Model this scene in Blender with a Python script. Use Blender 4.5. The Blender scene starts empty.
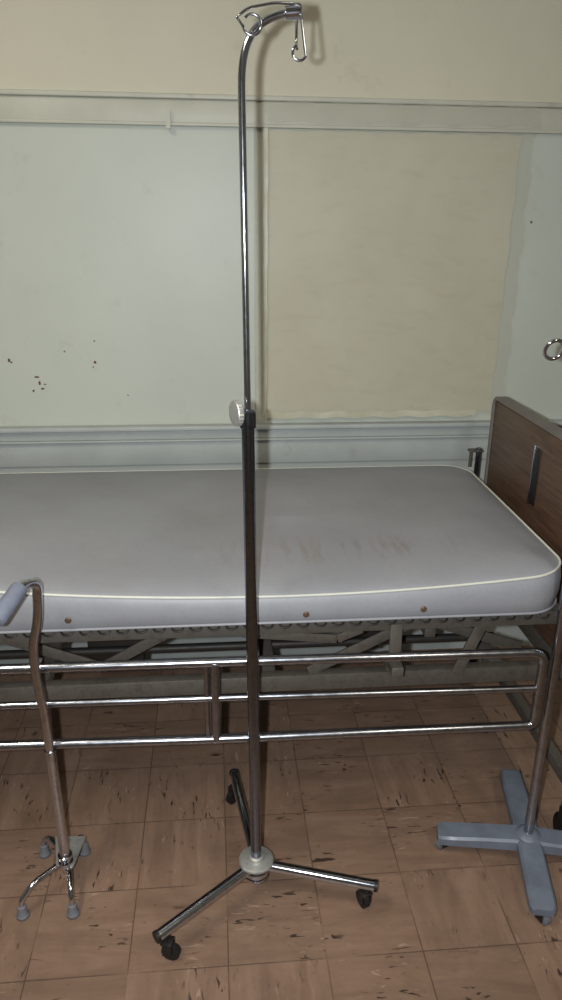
import bpy, bmesh, math, random
from mathutils import Matrix, Vector
random.seed(7)
scene=bpy.context.scene
try:
    scene.view_settings.view_transform='Standard'; scene.view_settings.look='None'
except Exception: pass

# ------------------------------------------------------------------ materials
def s2l(c):
    return tuple(((v/255)/12.92 if v/255<=0.04045 else ((v/255+0.055)/1.055)**2.4) for v in c)+(1.0,)
class NT:
    def __init__(s,name):
        s.m=bpy.data.materials.new(name); s.m.use_nodes=True
        s.t=s.m.node_tree; s.b=s.t.nodes['Principled BSDF']; s.co=None
    def n(s,typ,**k):
        nd=s.t.nodes.new(typ)
        for a,b in k.items(): setattr(nd,a,b)
        return nd
    def l(s,a,b): s.t.links.new(a,b)
    def coord(s,scale=(1,1,1),loc=(0,0,0),rot=(0,0,0)):
        if s.co is None: s.co=s.n('ShaderNodeTexCoord')
        mp=s.n('ShaderNodeMapping'); s.l(s.co.outputs['Object'],mp.inputs[0])
        mp.inputs['Scale'].default_value=scale; mp.inputs['Location'].default_value=loc; mp.inputs['Rotation'].default_value=rot
        return mp.outputs[0]
    def noise(s,vec,scale,detail=4,rough=.5,dist=0):
        nd=s.n('ShaderNodeTexNoise'); s.l(vec,nd.inputs['Vector'])
        nd.inputs['Scale'].default_value=scale; nd.inputs['Detail'].default_value=detail
        nd.inputs['Roughness'].default_value=rough; nd.inputs['Distortion'].default_value=dist
        return nd.outputs['Fac']
    def ramp(s,fac,p):
        r=s.n('ShaderNodeValToRGB'); s.l(fac,r.inputs[0]); e=r.color_ramp.elements
        while len(e)<len(p): e.new(.5)
        for i,(pos,c) in enumerate(p):
            e[i].position=pos; e[i].color=c if len(c)==4 else tuple(c)+(1,)
        return r.outputs[0]
    def mr(s,v,a,b):
        m=s.n('ShaderNodeMapRange'); s.l(v,m.inputs[0]); m.inputs[1].default_value=a; m.inputs[2].default_value=b; return m.outputs[0]
    def bw(s,fac,a,b): return s.mr(fac,a,b)
    def mix(s,fac,a,b,mode='MIX'):
        m=s.n('ShaderNodeMix',data_type='RGBA',blend_type=mode)
        for sock,v in ((m.inputs[0],fac),(m.inputs[6],a),(m.inputs[7],b)):
            if hasattr(v,'is_linked') or hasattr(v,'links'): s.l(v,sock)
            else: sock.default_value=v
        return m.outputs[2]
    def math(s,op,a,b=0.0,c=None):
        m=s.n('ShaderNodeMath',operation=op)
        for i,v in enumerate((a,b) if c is None else (a,b,c)):
            if hasattr(v,'links'): s.l(v,m.inputs[i])
            else: m.inputs[i].default_value=v
        return m.outputs[0]
    def bump(s,h,st,dist=.002):
        b=s.n('ShaderNodeBump'); b.inputs['Strength'].default_value=st; b.inputs['Distance'].default_value=dist
        s.l(h,b.inputs['Height']); s.l(b.outputs[0],s.b.inputs['Normal'])
    def col(s,v):
        if hasattr(v,'links'): s.l(v,s.b.inputs['Base Color'])
        else: s.b.inputs['Base Color'].default_value=v
    def rg(s,v,metal=0,spec=None):
        if hasattr(v,'links'): s.l(v,s.b.inputs['Roughness'])
        else: s.b.inputs['Roughness'].default_value=v
        s.b.inputs['Metallic'].default_value=metal
        if spec is not None: s.b.inputs['Specular IOR Level'].default_value=spec

def paint(name,c,rough=.5,var=.10,scale=3,spec=.4,bump=.1,dirt=None):
    t=NT(name); v=t.coord()
    base=s2l(c); dk=tuple(x*(1-var*2) for x in base[:3])+(1,)
    col=t.mix(t.bw(t.noise(v,scale,6,.6),.3,.7),dk,base)
    col=t.mix(t.math('MULTIPLY',t.bw(t.noise(v,60,3),.45,.8),.25),col,dk)
    if dirt: col=t.mix(t.math('MULTIPLY',t.bw(t.noise(v,7,8,.75),.58,.72),dirt),col,s2l((125,112,92)))
    t.col(col); t.rg(rough,0,spec)
    if bump: t.bump(t.noise(v,35,4),bump,.002)
    return t.m
def metal(name,c,rough=.15,scr=.1,metallic=1.0,dirt=0.0):
    t=NT(name); v=t.coord(); n=t.noise(v,90,4,.6)
    col=t.mix(t.math('MULTIPLY',t.bw(n,.5,.75),.5),s2l(c),s2l(tuple(x*.6 for x in c)))
    if dirt: col=t.mix(t.math('MULTIPLY',t.bw(t.noise(v,25,5,.7),.52,.7),dirt),col,s2l((85,74,64)))
    t.col(col)
    r=t.math('MULTIPLY_ADD',t.noise(v,40,4),scr,rough); t.rg(r,metallic)
    return t.m

M={}
M['chrome']=metal('chrome',(206,210,220),.08,.10)
M['chrome_dark']=metal('chrome_dark',(140,146,160),.10,.10)
M['chrome_worn']=metal('chrome_worn',(176,180,190),.15,.18,dirt=.35)
M['steel']=metal('frame_steel',(104,98,91),.42,.2,.45,dirt=.5)
M['darksteel']=metal('dark_steel',(50,47,45),.45,.2,.5,dirt=.3)
M['plate']=metal('brushed_aluminium',(190,190,186),.40,.15,.7)
M['greypaint']=paint('grey_cast_paint',(114,122,137),.38,.14,20,.5,bump=.25)
M['rubber']=paint('grey_rubber',(114,115,122),.7,.1,40,.3)
M['foam']=paint('grey_foam_grip',(116,121,136),.75,.1,60,.25,bump=.4)
M['black']=paint('black_rubber',(32,30,30),.5,.1,40,.4)
M['wall_up']=paint('wall_paint_offwhite',(207,202,182),.5,.05,1.6,.35,dirt=.2)
M['wall_other']=paint('wall_paint_grey',(146,148,148),.6,.05,1.6,.3)
M['board']=paint('board_paint_green',(194,199,189),.42,.04,2.2,.35,dirt=.16)
M['trim']=paint('trim_paint',(194,194,180),.45,.06,8,.4,dirt=.35)
M['trim_low']=paint('trim_paint_low',(176,182,180),.45,.06,8,.4,dirt=.3)
M['wall_low']=paint('wall_paint_low',(172,178,174),.5,.05,3,.4,dirt=.2)
M['ceil']=paint('ceiling_paint',(200,198,190),.8,.04,2,.2)
M['piping']=paint('white_piping',(208,208,198),.5,.05,40,.4)
M['grommet']=metal('brass_grommet',(98,76,60),.45,.1,.3)
M['chip']=paint('bare_patch_brown',(118,84,60),.7,.2,60,.2)
M['edge']=paint('end_board_trim',(118,112,106),.45,.1,20,.4)

t=NT('aged_paper'); v=t.coord()
c=t.mix(t.bw(t.noise(v,2.5,6,.65,.6),.3,.7),s2l((192,186,166)),s2l((204,199,182)))
c=t.mix(t.math('MULTIPLY',t.bw(t.noise(t.coord((1,1,3)),9,6,.7),.52,.75),.30),c,s2l((166,155,130)))
t.col(c); t.rg(.5,0,.3)
t.bump(t.noise(t.coord((1,1,.35)),7,4,.5,1.5),.2,.008); M['paper']=t.m
t=NT('plastic_tape'); v=t.coord()
t.col(t.mix(t.bw(t.noise(v,14,4),.35,.7),s2l((186,182,160)),s2l((204,202,186)))); t.rg(.35,0,.4); t.bump(t.noise(v,40,4),.3,.004)
M['tape']=t.m
t=NT('clear_film'); t.col(s2l((205,204,186))); t.rg(.42,0,.35); t.b.inputs['Alpha'].default_value=.24; t.bump(t.noise(t.coord((1,1,.4)),9,3,.5,1.2),.22,.008)
M['film']=t.m

# mattress vinyl
t=NT('mattress_vinyl'); v=t.coord()
c=t.mix(t.bw(t.noise(v,3,5,.6),.3,.7),s2l((136,137,143)),s2l((147,148,154)))
c=t.mix(t.math('MULTIPLY',t.bw(t.noise(v,120,2),.5,.7),.12),c,s2l((108,108,114)))
sep=t.n('ShaderNodeSeparateXYZ'); t.l(t.co.outputs['Object'],sep.inputs[0])
st=t.bw(t.noise(t.coord((14,1.6,1)),3.2,3,.6),.48,.62)
k=t.math('MULTIPLY',t.math('MULTIPLY',t.mr(sep.outputs[1],1.61,1.68),t.mr(sep.outputs[1],1.79,1.71)),t.math('MULTIPLY',t.mr(sep.outputs[0],-.1,.15),t.mr(sep.outputs[0],.66,.5)))
c=t.mix(t.math('MULTIPLY',t.math('MULTIPLY',st,k),.42),c,s2l((120,98,82)))
c=t.mix(t.math('MULTIPLY',t.bw(t.noise(v,1.7,6,.7),.5,.72),.35),c,s2l((126,119,114)))
t.col(c); t.rg(.46,0,.4); t.bump(t.noise(v,6,3,.5,.4),.22,.012); M['vinyl']=t.m

# wood laminate
t=NT('wood_laminate')
g=t.noise(t.coord((1,1.2,22)),5,6,.65,.4)
c=t.ramp(g,[(.3,s2l((64,46,36))),(.5,s2l((88,65,50))),(.7,s2l((104,79,62)))])
t.col(c); t.rg(.4,0,.45); M['wood']=t.m

# floor tiles
t=NT('vinyl_floor_tiles'); T=.229
t.coord()
sep=t.n('ShaderNodeSeparateXYZ'); t.l(t.co.outputs['Object'],sep.inputs[0])
gx=t.math('DIVIDE',t.math('ADD',sep.outputs[0],-.001+T*40),T); gy=t.math('DIVIDE',t.math('ADD',sep.outputs[1],-.087+T*40),T)
fx=t.math('FRACT',gx); fy=t.math('FRACT',gy); ix=t.math('FLOOR',gx); iy=t.math('FLOOR',gy)
ex=t.math('MINIMUM',fx,t.math('SUBTRACT',1.0,fx)); ey=t.math('MINIMUM',fy,t.math('SUBTRACT',1.0,fy))
edge=t.math('MINIMUM',ex,ey)
seam=t.math('SUBTRACT',1.0,t.bw(edge,.003,.010))
cmb=t.n('ShaderNodeCombineXYZ'); t.l(ix,cmb.inputs[0]); t.l(iy,cmb.inputs[1])
wn=t.n('ShaderNodeTexWhiteNoise',noise_dimensions='3D'); t.l(cmb.outputs[0],wn.inputs[0])
par=t.math('GREATER_THAN',wn.outputs['Value'],.5)
va=t.coord((3.5,22,1),rot=(0,0,.25)); vb=t.coord((22,3.5,1),rot=(0,0,.2))
def vmix(f,a,b):
    m=t.n('ShaderNodeMix',data_type='VECTOR'); t.l(f,m.inputs[0]); t.l(a,m.inputs[4]); t.l(b,m.inputs[5]); return m.outputs[1]
off=t.n('ShaderNodeVectorMath',operation='MULTIPLY_ADD'); t.l(wn.outputs['Color'],off.inputs[0]); off.inputs[1].default_value=(9,9,9); t.l(vmix(par,va,vb),off.inputs[2])
n1=t.noise(off.outputs[0],.8,6,.7,.8)
c=t.ramp(n1,[(.25,s2l((116,93,78))),(.5,s2l((134,108,91))),(.72,s2l((148,121,103)))])
hv=t.n('ShaderNodeHueSaturation'); t.l(c,hv.inputs['Color']); t.l(t.math('MULTIPLY_ADD',wn.outputs['Value'],.16,.90),hv.inputs['Value']); c=hv.outputs[0]
vg=vmix(par,t.coord((20,95,1),rot=(0,0,.5)),t.coord((95,20,1),rot=(0,0,.35)))
og=t.n('ShaderNodeVectorMath',operation='MULTIPLY_ADD'); t.l(wn.outputs['Color'],og.inputs[0]); og.inputs[1].default_value=(13,13,13); t.l(vg,og.inputs[2])
n2=t.noise(og.outputs[0],1.0,2,.5,.8)
clus=t.bw(t.noise(t.coord((1,1,1),loc=(3,1,0)),7,2,.5),.50,.58)
c=t.mix(t.math('MULTIPLY',t.math('MULTIPLY',t.bw(n2,.63,.66),clus),.9),c,s2l((44,34,30)))
c=t.mix(t.math('MULTIPLY',t.math('MULTIPLY',t.bw(n2,.35,.31),clus),.5),c,s2l((178,154,134)))
n3=t.noise(t.coord(),5,7,.75)
c=t.mix(t.math('MULTIPLY',t.bw(n3,.48,.72),.5),c,s2l((98,78,66)))
n4=t.noise(t.coord(loc=(7,2,0)),38,4,.7)
c=t.mix(t.math('MULTIPLY',t.bw(n4,.64,.70),.45),c,s2l((70,54,46)))
sv=t.bw(t.noise(t.coord(),6,3,.5),.30,.50)
c=t.mix(t.math('MULTIPLY',t.math('MULTIPLY',seam,.7),sv),c,s2l((62,47,40)))
t.col(c); t.rg(t.math('MULTIPLY_ADD',n1,.3,.38),0,.4)
t.bump(t.math('SUBTRACT',1.0,seam),.25,.001); M['floor']=t.m

# ------------------------------------------------------------------ geometry helpers
def mkobj(name,bm,mat,parent=None,smooth=True,angle=40):
    me=bpy.data.meshes.new(name); bm.normal_update(); bm.to_mesh(me); bm.free()
    ob=bpy.data.objects.new(name,me); scene.collection.objects.link(ob)
    me.materials.append(M[mat] if isinstance(mat,str) else mat)
    if smooth:
        for p in me.polygons: p.use_smooth=True
        try: me.set_sharp_from_angle(angle=math.radians(angle))
        except Exception: pass
    if parent is not None:
        ob.parent=parent; ob.matrix_parent_inverse=Matrix.Translation(-Vector(parent.location))
    return ob
def empty(name,loc):
    e=bpy.data.objects.new(name,None); e.location=loc; e.empty_display_size=.1; scene.collection.objects.link(e); return e
def fillet(pts,r,n=8):
    pts=[Vector(p) for p in pts]; out=[pts[0]]
    for i in range(1,len(pts)-1):
        a,b,c=pts[i-1],pts[i],pts[i+1]; u=(a-b); w=(c-b)
        rr=min(r,u.length*.49,w.length*.49); p0=b+u.normalized()*rr; p2=b+w.normalized()*rr
        for k in range(n+1):
            s=k/n; out.append(p0*(1-s)**2+b*2*s*(1-s)+p2*s*s)
    out.append(pts[-1]); return out
def add_tube(bm,pts,r,seg=16,caps=True,closed=False):
    pts=[Vector(p) for p in pts]; n=len(pts)
    rs=r if isinstance(r,(list,tuple)) else [r]*n
    tan=[]
    for i in range(n):
        if closed: d=pts[(i+1)%n]-pts[i-1]
        else: d=pts[min(i+1,n-1)]-pts[max(i-1,0)]
        tan.append(d.normalized())
    up=Vector((0,0,1)) if abs(tan[0].z)<.9 else Vector((1,0,0))
    x=tan[0].cross(up).normalized(); rings=[]
    for i in range(n):
        x=(x-tan[i]*x.dot(tan[i])).normalized(); y=tan[i].cross(x)
        rings.append([bm.verts.new(pts[i]+(x*math.cos(2*math.pi*k/seg)+y*math.sin(2*math.pi*k/seg))*rs[i]) for k in range(seg)])
    for i in range(n if closed else n-1):
        a=rings[i]; b=rings[(i+1)%n]
        for k in range(seg): bm.faces.new((a[k],a[(k+1)%seg],b[(k+1)%seg],b[k]))
    if caps and not closed:
        bm.faces.new(rings[0][::-1]); bm.faces.new(rings[-1])
def tube(name,pts,r,mat,parent=None,seg=16,closed=False):
    bm=bmesh.new(); add_tube(bm,pts,r,seg,True,closed); bmesh.ops.recalc_face_normals(bm,faces=bm.faces)
    return mkobj(name,bm,mat,parent)
def add_lathe(bm,o,axis,prof,seg=24):
    o=Vector(o); a=Vector(axis).normalized(); up=Vector((0,0,1)) if abs(a.z)<.9 else Vector((1,0,0))
    x=a.cross(up).normalized(); y=a.cross(x); rings=[]
    for h,r in prof:
        rings.append([bm.verts.new(o+a*h+(x*math.cos(2*math.pi*k/seg)+y*math.sin(2*math.pi*k/seg))*max(r,1e-4)) for k in range(seg)])
    for i in range(len(rings)-1):
        p,q=rings[i],rings[i+1]
        for k in range(seg): bm.faces.new((p[k],p[(k+1)%seg],q[(k+1)%seg],q[k]))
    bm.faces.new(rings[0][::-1]); bm.faces.new(rings[-1])
def lathe(name,o,axis,prof,mat,parent=None,seg=24):
    bm=bmesh.new(); add_lathe(bm,o,axis,prof,seg); bmesh.ops.recalc_face_normals(bm,faces=bm.faces)
    return mkobj(name,bm,mat,parent,angle=35)
def add_box(bm,c,s,rot=None,bev=0):
    r=bmesh.ops.create_cube(bm,size=1.0); vs=r['verts']
    m=Matrix.Translation(c)@(rot.to_4x4() if rot else Matrix.Identity(4))@Matrix.Diagonal((s[0],s[1],s[2],1))
    bmesh.ops.transform(bm,matrix=m,verts=vs)
    if bev:
        es=list({e for v in vs for e in v.link_edges})
        bmesh.ops.bevel(bm,geom=es,offset=bev,segments=2,affect='EDGES',profile=.5)
def box(name,c,s,mat,parent=None,rot=None,bev=0):
    bm=bmesh.new(); add_box(bm,c,s,rot,bev); return mkobj(name,bm,mat,parent,smooth=bool(bev),angle=50)
def rbox(name,x0,x1,y0,y1,z0,z1,mat,parent=None,bev=0):
    return box(name,((x0+x1)/2,(y0+y1)/2,(z0+z1)/2),(x1-x0,y1-y0,z1-z0),mat,parent,None,bev)
def helix_ring(c,ax1,ax2,r,a0,a1,n=20):
    c=Vector(c); ax1=Vector(ax1); ax2=Vector(ax2)
    return [c+(ax1*math.cos(a0+(a1-a0)*k/n)+ax2*math.sin(a0+(a1-a0)*k/n))*r for k in range(n+1)]

# ------------------------------------------------------------------ room
WY=2.55; XL,XR,YB,ZC=-2.4,2.6,-2.4,2.8
rbox('floor',XL-.1,XR+.1,YB-.1,WY+.1,-.1,0,'floor')
rbox('ceiling',XL-.1,XR+.1,YB-.1,WY+.1,ZC,ZC+.1,'ceil')
rbox('wall_left',XL-.1,XL,YB-.1,WY+.1,0,ZC,'wall_other')
rbox('wall_right',XR,XR+.1,YB-.1,WY+.1,0,ZC,'wall_other')
rbox('wall_front',XL,XR,YB-.1,YB,0,ZC,'wall_other')
wb=empty('wall_back',(0,WY,0))
rbox('upper_wall',XL,XR,WY,WY+.1,1.93,ZC,'wall_up',wb)
rbox('board_panel_left',XL,.137,WY,WY+.1,.94,1.93,'board',wb)
rbox('board_panel_right',.165,XR,WY,WY+.1,.94,1.93,'board',wb)
rbox('panel_joint',.137,.165,WY+.006,WY+.1,.94,1.93,'trim',wb)
rbox('lower_wall',XL,XR,WY,WY+.1,0,.94,'wall_low',wb)
bm=bmesh.new()
for (x,z,sx,sz) in [(-.685,1.172,.006,.008),(-.678,1.165,.005,.004),(-.60,1.115,.010,.004),(-.592,1.095,.005,.008),(-.585,1.075,.008,.004),(-.575,1.09,.005,.003),(-.615,1.068,.004,.005),
                    (-.403,1.164,.006,.007),(-.40,1.235,.0035,.0035),(-.50,1.20,.004,.003),(-.30,1.05,.003,.003),(-.41,1.148,.003,.003),(1.06,1.62,.005,.004)]:
    n=9; vs=[bm.verts.new((x+sx*math.cos(2*math.pi*k/n)*random.uniform(.6,1.1),WY-.0008,z+sz*math.sin(2*math.pi*k/n)*random.uniform(.6,1.1))) for k in range(n)]
    bm.faces.new(vs)
bmesh.ops.recalc_face_normals(bm,faces=bm.faces); mkobj('paint_chips',bm,'chip',wb,smooth=False)
tr=empty('trim_1',(0,WY,1.93))
rbox('rail_cap',XL,XR,WY-.026,WY,1.958,1.972,'trim',tr,.003)
rbox('rail_face',XL,XR,WY-.012,WY,1.893,1.958,'trim',tr,.002)
rbox('rail_lip',XL,XR,WY-.020,WY,1.885,1.895,'trim',tr,.002)
tr=empty('trim_2',(0,WY,.92))
rbox('ledge',XL,XR,WY-.040,WY,.930,.946,'trim_low',tr,.004)
rbox('ledge_face',XL,XR,WY-.018,WY,.895,.930,'trim_low',tr,.003)
rbox('ledge_bead',XL,XR,WY-.026,WY,.887,.895,'trim_low',tr,.003)
rbox('ledge_base',XL,XR,WY-.010,WY,.80,.887,'trim_low',tr,.002)
rbox('baseboard_back',XL,XR,WY-.015,WY,0,.10,'trim_low')

po=empty('paper_poster',(.58,WY,1.43))
def sheet(name,x0,x1,z0,z1,ybase,amp,mat,rag=.003,NX=34,NZ=36,seed=0):
    rnd=random.Random(seed); ph=[rnd.uniform(0,6) for _ in range(6)]
    bm=bmesh.new(); g=[]
    for j in range(NZ+1):
        row=[]
        for i in range(NX+1):
            x=x0+(x1-x0)*i/NX; z=z0+(z1-z0)*j/NZ
            if i in (0,NX): x+=rag*math.sin(j*.9+ph[0])+rag*.6*math.sin(j*2.3)
            if j in (0,NZ): z+=rag*math.sin(i*1.3+ph[1])
            if i==NX: x-=.004*(NZ-j)/NZ
            y=ybase-amp*(2+math.sin(i*.55+j*.12+ph[2])+math.sin(i*.21-j*.34+ph[3]))*.25
            row.append(bm.verts.new((x,y,z)))
        g.append(row)
    for j in range(NZ):
        for i in range(NX): bm.faces.new((g[j][i],g[j][i+1],g[j+1][i+1],g[j+1][i]))
    bmesh.ops.recalc_face_normals(bm,faces=bm.faces)
    return mkobj(name,bm,mat,po)
sheet('paper_sheet',.176,.992,.982,1.880,WY-.003,.004,'paper',seed=1)
sheet('film_sheet',.168,1.035,.968,1.886,WY-.0095,.006,'film',.004,seed=2)
sheet('film_top_fold',.17,1.04,1.900,1.957,WY-.028,.004,'film',.004,30,4,seed=3)
sheet('tape_bottom',.168,.93,.966,.988,WY-.017,.002,'tape',.003,30,2,seed=4)
sheet('tape_left',.166,.180,.98,1.885,WY-.017,.001,'tape',.001,2,30,seed=5)
rbox('wall_clip',-.132,-.118,WY-.032,WY-.012,1.875,1.925,'trim')

# ------------------------------------------------------------------ bed
bed=empty('hospital_bed',(0,1.96,0))
X0,X1,Y0,Y1=-1.12,.850,1.50,2.42
DZ=.008
bm=bmesh.new()
for y in (Y0+.035,Y1-.035):
    add_box(bm,((X0+X1)/2,y,.700+DZ),(X1-X0-.02,.004,.036),None,.001)
    add_box(bm,((X0+X1)/2,y+(.016 if y<2 else -.016),.716+DZ),(X1-X0-.02,.034,.004))
for x in (X0+.01,X1-.02,-.35,.35):
    add_box(bm,(x,1.96,.695+DZ),(.03,Y1-Y0-.08,.03),None,.002)
mkobj('spring_deck_frame',bm,'steel',bed)
bm=bmesh.new()
for i in range(14):
    y=1.60+i*.055
    add_tube(bm,[(X0+.03,y,.717+DZ),(X1-.04,y,.717+DZ)],.002,6)
for i in range(38):
    x=X0+.05+i*.05
    add_tube(bm,[(x,1.55,.715+DZ),(x,2.37,.715+DZ)],.002,6)
mkobj('link_springs',bm,'darksteel',bed)
bm=bmesh.new()
for i in range(46):
    x=X0+.04+i*.042
    pts=[(x,1.528,.712+DZ),(x+.006,1.522,.708+DZ),(x+.014,1.522,.706+DZ),(x+.022,1.522,.708+DZ),(x+.028,1.528,.712+DZ)]
    add_tube(bm,pts,.0028,6)
mkobj('spring_hooks',bm,'darksteel',bed)
bm=bmesh.new()
for y in (1.60,2.33):
    add_box(bm,(-.13,y,.515),(1.92,.03,.045),None,.003)
for x in (-.98,-.45,.12,.72):
    add_box(bm,(x,1.965,.515),(.035,.72,.035),None,.003)
for x in (-.75,.55):
    add_box(bm,(x,1.965,.60),(.03,.60,.03),None,.003)
mkobj('under_frame',bm,'steel',bed)
bm=bmesh.new()
def bar(a,b,w=.028,h=.006):
    a=Vector(a); b=Vector(b); d=b-a
    r=d.to_track_quat('X','Z').to_matrix(); add_box(bm,(a+b)/2,(d.length,h,w),r,.001)
bar((.22,1.60,.54),(.52,1.60,.69)); bar((.42,1.66,.68),(.80,1.66,.55)); bar((-.30,1.64,.55),(-.05,1.64,.69)); bar((-.62,1.64,.68),(-.30,1.64,.55))
bar((.30,1.62,.665),(.62,1.62,.675),.02); bar((.60,1.58,.53),(.66,1.58,.69),.03); bar((.20,2.2,.54),(.60,2.2,.69)); bar((-.3,2.2,.55),(0,2.2,.69))
bar((.05,1.545,.69),(.28,1.545,.665),.022); bar((.28,1.545,.665),(.34,1.545,.69),.022)
mkobj('linkage_bars',bm,'steel',bed)
bm=bmesh.new()
add_tube(bm,[(-.95,1.80,.50),(.78,1.80,.50)],.012,12); add_tube(bm,[(-.95,2.06,.50),(.78,2.06,.50)],.012,12)
add_box(bm,(-.30,1.93,.47),(.16,.12,.12),None,.01); add_box(bm,(.42,1.93,.47),(.10,.10,.10),None,.01)
mkobj('drive_gear',bm,'darksteel',bed)
def endboard(x,tag):
    sx=1 if x>0 else -1; ZT=1.070
    rbox('end_board_'+tag,x-.012,x+.012,1.50,2.330,.50,ZT,'wood',bed,.004)
    bm=bmesh.new()
    path=fillet([(x,2.335,.50),(x,2.335,ZT+.008),(x,1.495,ZT+.008),(x,1.495,.50)],.035,6)
    prev=None
    for i,p in enumerate(path):
        d=(path[min(i+1,len(path)-1)]-path[max(i-1,0)]).normalized(); nrm=Vector((1,0,0)).cross(d)
        r=[bm.verts.new(p+Vector((a,0,0))+nrm*b) for a,b in ((-.016,-.008),(.016,-.008),(.016,.005),(.008,.008),(-.008,.008),(-.016,.005))]
        if prev:
            for k in range(6): bm.faces.new((prev[k],prev[(k+1)%6],r[(k+1)%6],r[k]))
        else: bm.faces.new(r)
        prev=r
    bm.faces.new(prev[::-1]); bmesh.ops.recalc_face_normals(bm,faces=bm.faces)
    mkobj('board_banding_'+tag,bm,'edge',bed)
    bm=bmesh.new()
    for y in (1.515,2.315):
        add_box(bm,(x,y,.33),(.034,.034,.42),None,.004)
    add_box(bm,(x,1.915,.47),(.03,.80,.05),None,.004); add_box(bm,(x,1.915,.20),(.03,.80,.035),None,.004)
    add_box(bm,(x-sx*.04,1.60,.515),(.08,.03,.04),None,.003); add_box(bm,(x-sx*.04,2.30,.515),(.08,.03,.04),None,.003)
    mkobj('end_frame_'+tag,bm,'steel',bed)
    bm=bmesh.new(); bm2=bmesh.new()
    for y in (1.515,2.315):
        add_lathe(bm,(x-.014,y,.05),(1,0,0),[(0,.035),(.002,.05),(.026,.05),(.028,.035)],24)
        for s in (-.018,.018): add_box(bm2,(x+s,y,.085),(.003,.03,.08))
        add_box(bm2,(x,y,.124),(.04,.03,.005)); add_tube(bm2,[(x-.022,y,.05),(x+.022,y,.05)],.006,8)
    mkobj('wheels_'+tag,bm,'black',bed); mkobj('wheel_forks_'+tag,bm2,'darksteel',bed)
EX=.930
endboard(EX,'right'); endboard(-1.165,'left')
rbox('slot_hole_dark',EX-.0150,EX-.0115,1.945,1.980,.840,1.010,'black',bed,.001)  # black plate on the board paints the dark inside of the grip slot
rbox('slot_metal_strip',EX-.0170,EX-.0115,1.980,1.986,.835,1.015,'chrome_worn',bed,.001)
tube('socket_post',[(.928,2.455,.60),(.928,2.455,.868)],.011,'chrome_dark',bed)
bm=bmesh.new(); add_box(bm,(.915,2.455,.86),(.05,.028,.008),None,.002); add_tube(bm,[(.900,2.455,.862),(.900,2.455,.80)],.006,10); add_box(bm,(.928,2.395,.62),(.02,.13,.03),None,.002)
mkobj('socket_bracket',bm,'steel',bed)
RY=1.480; r=.0115
tube('rail_top',fillet([(-1.08,RY,.662),(-.02,RY,.655),(.775,RY,.645),(.775,RY,.435),(.735,RY,.435),(-.02,RY,.440),(-1.08,RY,.462)],.035,8),r,'chrome_worn',bed)
tube('rail_middle',[(-1.08,RY,.566),(-.02,RY,.557),(.77,RY,.543)],.0085,'chrome_worn',bed)
tube('rail_brace',[(-.016,RY-.002,.655),(-.016,RY-.002,.440)],.0105,'chrome_worn',bed)
tube('rail_brace_inner',[(-.036,RY,.655),(-.036,RY,.441)],.006,'chrome_worn',bed)
tube('rail_end_left',[(-1.08,RY,.662),(-1.08,RY,.462)],r,'chrome_worn',bed)
bm=bmesh.new()
for x in (-.75,.42):
    add_box(bm,(x,1.512,.60),(.03,.05,.025),None,.003); add_box(bm,(x,1.527,.645),(.03,.006,.13),None,.002); add_box(bm,(x,1.566,.585),(.03,.06,.02),None,.002)
mkobj('rail_brackets',bm,'steel',bed)

# ------------------------------------------------------------------ mattress
mat_e=empty('mattress',(0,1.96,.733))
mx0,mx1,my0,my1=-1.13,.850,1.50,2.42
def sag(x,y):
    d=(x-.15)
    z=.036*min(1.2,(d/.66)**2)
    back=min(1,max(0,(y-1.5)/.8))
    return (z-.013)*(1-back)-.003*back
def outline(ins,n=10,R=.10):
    x0,x1,y0,y1=mx0+ins,mx1-ins,my0+ins,my1-ins; r=max(R-ins,.02); P=[]
    def line(a,b,cnt):
        for k in range(cnt): P.append((a[0]+(b[0]-a[0])*k/cnt,a[1]+(b[1]-a[1])*k/cnt))
    def arc(cx,cy,a0):
        for k in range(n): a=a0+math.pi/2*k/n; P.append((cx+r*math.cos(a),cy+r*math.sin(a)))
    line((x0+r,y0),(x1-r,y0),36); arc(x1-r,y0+r,-math.pi/2)
    line((x1,y0+r),(x1,y1-r),16); arc(x1-r,y1-r,0)
    line((x1-r,y1),(x0+r,y1),36); arc(x0+r,y1-r,math.pi/2)
    line((x0,y1-r),(x0,y0+r),16); arc(x0+r,y0+r,math.pi)
    out=[]
    for x,y in P:
        k=max(0,min(1,(x-.2)/.6)); out.append((x+k*(-.020+.044*(y-1.5)/.92),y))
    return out
bm=bmesh.new(); rings=[]
prof=[(.10,.7225,0),(.03,.7225,0),(.010,.7265,0),(.002,.736,0),(-.004,.760,.3),(-.004,.785,.7),(.001,.805,1),(.006,.812,1),(.016,.817,1),(.04,.823,1),(.08,.828,1),(.14,.832,1),(.22,.834,1),(.32,.835,1),(.42,.835,1)]
for ins,z,w in prof:
    rings.append([bm.verts.new((x,y,z+DZ+sag(x,y)*w)) for x,y in outline(ins)])
for i in range(len(rings)-1):
    p,q=rings[i],rings[i+1]; n=len(p)
    for k in range(n): bm.faces.new((p[k],p[(k+1)%n],q[(k+1)%n],q[k]))
bm.faces.new(rings[0][::-1])
bmesh.ops.triangle_fill(bm,use_beauty=True,edges=[e for e in bm.edges if e.is_boundary])
bmesh.ops.recalc_face_normals(bm,faces=bm.faces)
mkobj('mattress_body',bm,'vinyl',mat_e,angle=80)
tube('piping_top',[(x,y,.812+DZ+sag(x,y)) for x,y in outline(.003)],.0030,'piping',mat_e,8,True)
tube('piping_bottom',[(x,y,.733+DZ) for x,y in outline(.000)],.0032,'vinyl',mat_e,8,True)
bm=bmesh.new()
for x,z in ((-.34,.768),(.197,.762),(.473,.765)): add_lathe(bm,(x,1.4985,z),(0,-1,0),[(0,.0075),(.004,.0075),(.0055,.006),(.0058,.003)],16)
bmesh.ops.recalc_face_normals(bm,faces=bm.faces)
mkobj('air_vents',bm,'grommet',mat_e)

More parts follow.
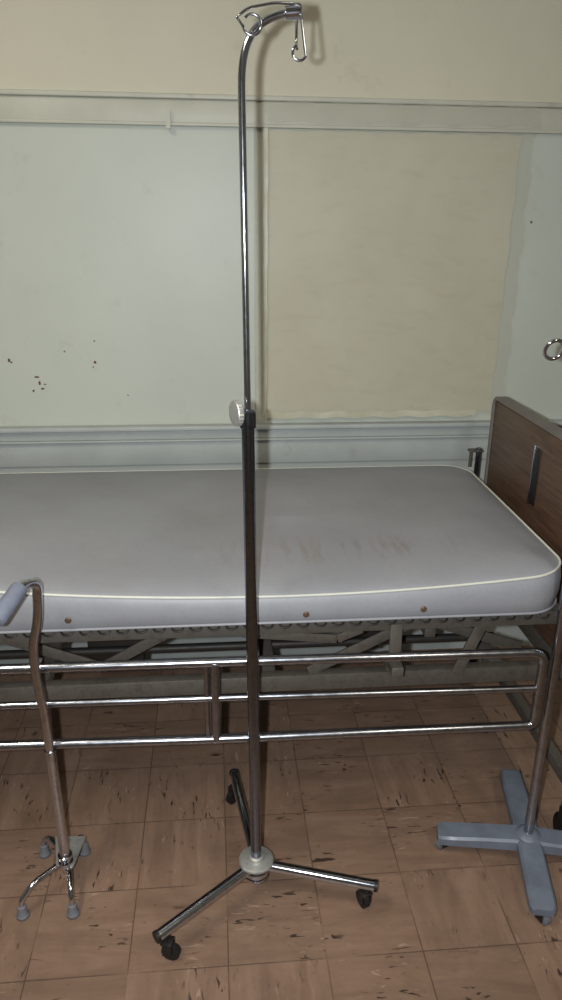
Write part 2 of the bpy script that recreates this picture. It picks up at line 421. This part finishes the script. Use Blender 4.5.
# ------------------------------------------------------------------ casters
def caster(bmw,bmf,x,y,ztop,ang,R=.022):
    c,s=math.cos(ang),math.sin(ang); ax=Vector((-s,c,0)); fw=Vector((c,s,0))
    w=Vector((x,y,R))+fw*.012
    add_lathe(bmw,w-ax*.009,ax,[(0,R*.7),(.002,R),(.016,R),(.018,R*.7)],20)
    rot=Matrix((fw,ax,Vector((0,0,1)))).transposed()
    for q in (-.0125,.0125): add_box(bmf,Vector((x,y,R+.012))+fw*.006+ax*q,(.022,.003,.034),rot,.0008)
    add_box(bmf,Vector((x,y,R*2+.007))+fw*.004,(.026,.028,.004),rot,.0008)
    add_tube(bmf,[Vector((x,y,R*2+.006)),Vector((x,y,ztop))],.006,10)

# ------------------------------------------------------------------ IV stand (three legged)
iv=empty('iv_stand',(.076,1.425,0)); C=Vector((.076,1.425,0))
tips=[(-.160,1.254),(.366,1.352),(.030,1.778)]
bm=bmesh.new(); be=bmesh.new(); bw_=bmesh.new(); bf=bmesh.new()
for tx,ty in tips:
    d=(Vector((tx,ty,0))-C); L=d.length; u=d.normalized()
    a=C+u*.025+Vector((0,0,.098)); b=C+u*(L)+Vector((0,0,.080))
    add_tube(bm,[a,b],.0135,18)
    w=(b-a).normalized(); add_tube(be,[b-w*.004,b+w*.004],.0145,18)
    cp=b-w*.022; caster(bw_,bf,cp.x,cp.y,.072,math.atan2(u.y,u.x)+2.2)
mkobj('legs',bm,'chrome',iv); mkobj('leg_end_caps',be,'black',iv)
bmesh.ops.recalc_face_normals(bw_,faces=bw_.faces); mkobj('caster_wheels',bw_,'black',iv); mkobj('caster_forks',bf,'darksteel',iv)
lathe('hub_body',(C.x,C.y,.058),(0,0,1),[(0,.018),(.001,.026),(.006,.030),(.011,.030),(.012,.024),(.018,.024),(.019,.032),(.030,.032),(.031,.026),(.048,.026)],'chrome',iv,36)
lathe('hub_disc',(C.x,C.y,.106),(0,0,1),[(0,.034),(.001,.042),(.004,.044),(.008,.043),(.010,.038),(.011,.020),(.020,.019),(.022,.016)],'plate',iv,36)
def P(z,dx=0,dy=0):
    k=(z-.1)/1.85
    return (C.x-.022*k+dx,C.y+dy,z)
tube('lower_tube',[P(.10),P(1.235)],.0130,'chrome_dark',iv,24)
lathe('collar',P(1.225),(0,0,1),[(0,.0145),(.001,.0165),(.032,.0165),(.036,.013),(.038,.009)],'chrome_dark',iv,24)
kn=Vector(P(1.257)); ka=Vector((-.92,-.38,0)).normalized()
bm=bmesh.new(); seg=40
rings=[]
x_=ka.cross(Vector((0,0,1))).normalized(); y_=ka.cross(x_)
for h,rr,kk in [(.010,.006,0),(.017,.006,0),(.017,.012,0),(.018,.024,0),(.020,.026,1),(.028,.026,1),(.030,.024,0),(.031,.018,0),(.032,.010,0),(.032,.004,0)]:
    rings.append([bm.verts.new(kn+ka*h+(x_*math.cos(2*math.pi*k/seg)+y_*math.sin(2*math.pi*k/seg))*(rr-(.0015 if kk and k%2 else 0))) for k in range(seg)])
for i in range(len(rings)-1):
    for k in range(seg): bm.faces.new((rings[i][k],rings[i][(k+1)%seg],rings[i+1][(k+1)%seg],rings[i+1][k]))
bm.faces.new(rings[0][::-1]); bm.faces.new(rings[-1]); bmesh.ops.recalc_face_normals(bm,faces=bm.faces)
mkobj('clamp_knob',bm,'plate',iv,angle=30)
path=[Vector(P(1.24)),Vector(P(1.5)),Vector(P(1.82))]
b0=Vector(P(1.82)); b1=Vector((.055,1.425,1.905)); b2=Vector((.085,1.425,1.926)); b3=Vector((.150,1.425,1.934))
for k in range(1,17):
    s=k/16; path.append(b0*(1-s)**3+b1*3*s*(1-s)**2+b2*3*s*s*(1-s)+b3*s**3)
tube('upper_rod',path,.0066,'chrome',iv,20)
lathe('rod_end_block',(.128,1.425,1.931),(1,0,.10),[(0,.008),(.001,.0105),(.024,.0105),(.027,.008)],'chrome',iv,20)
wr=.0024
h1=[Vector((.142,1.423,1.945)),Vector((.110,1.418,1.944)),Vector((.066,1.412,1.934)),Vector((.048,1.410,1.920))]
h1=fillet(h1,.01,5)+helix_ring((.073,1.405,1.909),(-1,0,0),(0,0,-1),.0150,.2,5.6,26)
tube('wire_hook_back',h1,wr,'chrome',iv,10)
h2=fillet([Vector((.142,1.423,1.942)),Vector((.153,1.420,1.945)),Vector((.157,1.416,1.91)),Vector((.163,1.412,1.866))],.008,5)+helix_ring((.152,1.410,1.872),(1,0,0),(0,0,-1),.0115,.5,4.2,22)
tube('wire_hook_front',h2,wr,'chrome',iv,10)
tube('wire_hook_stub',fillet([(.142,1.425,1.942),(.150,1.44,1.95),(.152,1.462,1.94),(.152,1.464,1.895),(.152,1.448,1.885)],.012,5),wr,'chrome',iv,10)

# ------------------------------------------------------------------ second IV stand (cast cross base)
D=Vector((.812,1.492,0)); s2=empty('iv_stand.001',D)
bm=bmesh.new(); bw2=bmesh.new(); bf2=bmesh.new()
for a,Lg in ((168,.238),(258,.225),(348,.238),(78,.272)):
    a=math.radians(a); u=Vector((math.cos(a),math.sin(a),0)); v=Vector((-u.y,u.x,0)); prev=None
    for s,w,zt,zb in [(0,.032,.074,.042),(.05,.032,.072,.040),(.12,.032,.068,.038),(.19,.0325,.062,.035),(Lg-.010,.031,.059,.034),(Lg,.025,.056,.036)]:
        pts=[]
        for q,z in ((-w,zb),(w,zb),(w,zt-.006),(w-.006,zt),(-w+.006,zt),(-w,zt-.006)):
            pts.append(bm.verts.new(D+u*s+v*q+Vector((0,0,z))))
        if prev:
            for k in range(6): bm.faces.new((prev[k],prev[(k+1)%6],pts[(k+1)%6],pts[k]))
        else: bm.faces.new(pts)
        prev=pts
    bm.faces.new(prev[::-1])
    e=D+u*(Lg-.022); caster(bw2,bf2,e.x,e.y,.045,a+.6,.0155)
add_lathe(bm,D+Vector((0,0,.038)),(0,0,1),[(0,.036),(.032,.036),(.038,.030),(.044,.020)],28)
bmesh.ops.recalc_face_normals(bm,faces=bm.faces)
mkobj('cross_base',bm,'greypaint',s2,angle=30); bmesh.ops.recalc_face_normals(bw2,faces=bw2.faces)
mkobj('caster_wheels',bw2,'rubber',s2); mkobj('caster_forks',bf2,'darksteel',s2)
tube('pole',[D+Vector((0,0,.06)),D+Vector((0,0,.95))],.0125,'chrome_worn',s2,24)
lathe('pole_collar',D+Vector((0,0,.94)),(0,0,1),[(0,.015),(.002,.017),(.034,.017),(.038,.010)],'chrome',s2)
tube('pole_upper',[D+Vector((0,0,.95)),D+Vector((0,0,1.40))],.008,'chrome',s2,18)
for nm,q in (('hook_left',-1),('hook_right',1)):
    hk=[D+Vector((0,0,1.39)),D+Vector((q*.03,0,1.405)),D+Vector((q*.075,0,1.383))]
    tube(nm,fillet(hk,.01,4)+helix_ring(D+Vector((q*.110,0,1.365)),(-q,0,0),(0,-.35,1),.0200,.6,6.1,26),.0042,'chrome',s2,10)

# ------------------------------------------------------------------ quad cane
qc=empty('quad_cane',(-.435,1.49,0))
feet=[(-.500,1.402),(-.378,1.397),(-.486,1.592),(-.380,1.590)]
bm=bmesh.new()
for (fx_,fy_) in feet:
    add_lathe(bm,(fx_,fy_,0),(0,0,1),[(0,.0135),(.003,.0155),(.008,.0155),(.012,.012),(.034,.0105),(.036,.008)],20)
bmesh.ops.recalc_face_normals(bm,faces=bm.faces); mkobj('rubber_feet',bm,'rubber',qc)
ctr=Vector((-.400,1.500,.075))
bm=bmesh.new()
for (fx_,fy_) in feet:
    f_=Vector((fx_,fy_,0))
    pm=Vector((ctr.x+(fx_-ctr.x)*.75,ctr.y+(fy_-ctr.y)*.78,.080))
    add_tube(bm,fillet([Vector((ctr.x+(fx_-ctr.x)*.12,ctr.y+(fy_-ctr.y)*.12,.080)),pm,f_+Vector((0,0,.05)),f_+Vector((0,0,.030))],.03,8),.0068,14)
mkobj('base_legs',bm,'chrome',qc)
bm=bmesh.new()
lo=[(-.425,1.470),(-.382,1.462),(-.366,1.560),(-.446,1.565)]
a_=[bm.verts.new((x,y,.084)) for x,y in lo]; b_=[bm.verts.new((x,y,.088)) for x,y in lo]
bm.faces.new(a_[::-1]); bm.faces.new(b_)
for k in range(4): bm.faces.new((a_[k],a_[(k+1)%4],b_[(k+1)%4],b_[k]))
bmesh.ops.recalc_face_normals(bm,faces=bm.faces)
mkobj('base_plate',bm,'plate',qc,smooth=False)
tube('outer_tube',[(-.402,1.478,.060),(-.4015,1.452,.455)],.0125,'chrome',qc,22)
lathe('lock_ring',(-.402,1.4765,.085),(0,-.065,1),[(0,.014),(.001,.018),(.010,.018),(.012,.014),(.022,.014),(.023,.0175),(.032,.0175),(.034,.013)],'chrome',qc)
lathe('lock_knob',(-.402,1.464,.10),(.2,-1,0),[(0,.005),(.008,.005),(.009,.010),(.018,.010),(.019,.008)],'chrome',qc,16)
cp=[(-.4015,1.453,.44),(-.403,1.449,.56),(-.410,1.443,.66),(-.408,1.440,.74),(-.388,1.438,.81),(-.381,1.432,.900),(-.402,1.395,.911),(-.434,1.315,.876)]
tube('shaft',fillet(cp,.040,10),.0105,'chrome',qc,20)
g0=Vector((-.403,1.390,.9085)); g1=Vector((-.435,1.312,.8745)); gd=(g1-g0)
tube('foam_grip',[g0,g0+gd*.03,g0+gd*.1,g0+gd*.93,g0+gd*1.0,g0+gd*1.03],[.012,.0165,.018,.018,.016,.010],'foam',qc,22)
bm=bmesh.new()
for i in range(8):
    z=.20+i*.028; add_lathe(bm,(-.402,1.4785-(z-.06)*.0658-.0118,z),(0,-1,0),[(0,.0026),(.0008,.0026)],10)
mkobj('adjust_holes',bm,'black',qc)

# ------------------------------------------------------------------ lights
def area(name,loc,sx,sy,power,col,rot=(0,0,0)):
    l=bpy.data.lights.new(name,'AREA'); l.shape='RECTANGLE'; l.size=sx; l.size_y=sy; l.energy=power; l.color=col
    o=bpy.data.objects.new(name,l); o.location=loc; o.rotation_euler=rot; scene.collection.objects.link(o); return o
t=NT('added_lamp_diffuser'); t.b.inputs['Emission Color'].default_value=(1,.94,.83,1); t.b.inputs['Emission Strength'].default_value=1.5; t.col((.8,.8,.8,1)); M['diff']=t.m  # glowing face of the added, unseen ceiling fixtures
for i,(x,y) in enumerate([(-1.0,.6),(1.2,-.4)]):  # unseen fixtures, added for warm ambient light and bright streaks in the chrome
    e=empty('added_ceiling_light' if i==0 else 'added_ceiling_light.001',(x,y,ZC))
    rbox('housing',x-.16,x+.16,y-.62,y+.62,ZC-.06,ZC,'trim',e,.004)
    rbox('diffuser',x-.145,x+.145,y-.60,y+.60,ZC-.072,ZC-.0605,'diff',e,.004)
    area('added_ambient_lamp_%d'%i,(x,y,ZC-.08),.28,1.15,26 if i==0 else 18,(1,.91,.74))
fl=bpy.data.lights.new('camera_flash','SPOT'); fl.energy=112; fl.color=(.92,.97,1.0); fl.shadow_soft_size=.012; fl.spot_size=math.radians(120); fl.spot_blend=.5
fo=bpy.data.objects.new('camera_flash',fl); fo.location=(-.068,0.0,1.605); fo.rotation_euler=(math.radians(90-8),0,math.radians(-4)); scene.collection.objects.link(fo)
w=bpy.data.worlds.new('World'); scene.world=w; w.use_nodes=True; w.node_tree.nodes['Background'].inputs[0].default_value=(.5,.5,.5,1); w.node_tree.nodes['Background'].inputs[1].default_value=.05

# ------------------------------------------------------------------ camera
cam=bpy.data.cameras.new('camera'); co=bpy.data.objects.new('camera',cam); scene.collection.objects.link(co)
R=Matrix.Rotation(math.radians(-5.2),3,'Z')@Matrix.Rotation(math.radians(90-20.3),3,'X')@Matrix.Rotation(math.radians(0.55),3,'Z')
co.matrix_world=Matrix.Translation((0,0,1.6))@R.to_4x4()
cam.sensor_fit='VERTICAL'; cam.sensor_height=36; cam.lens=36*740/1000; cam.clip_start=.02
scene.camera=co
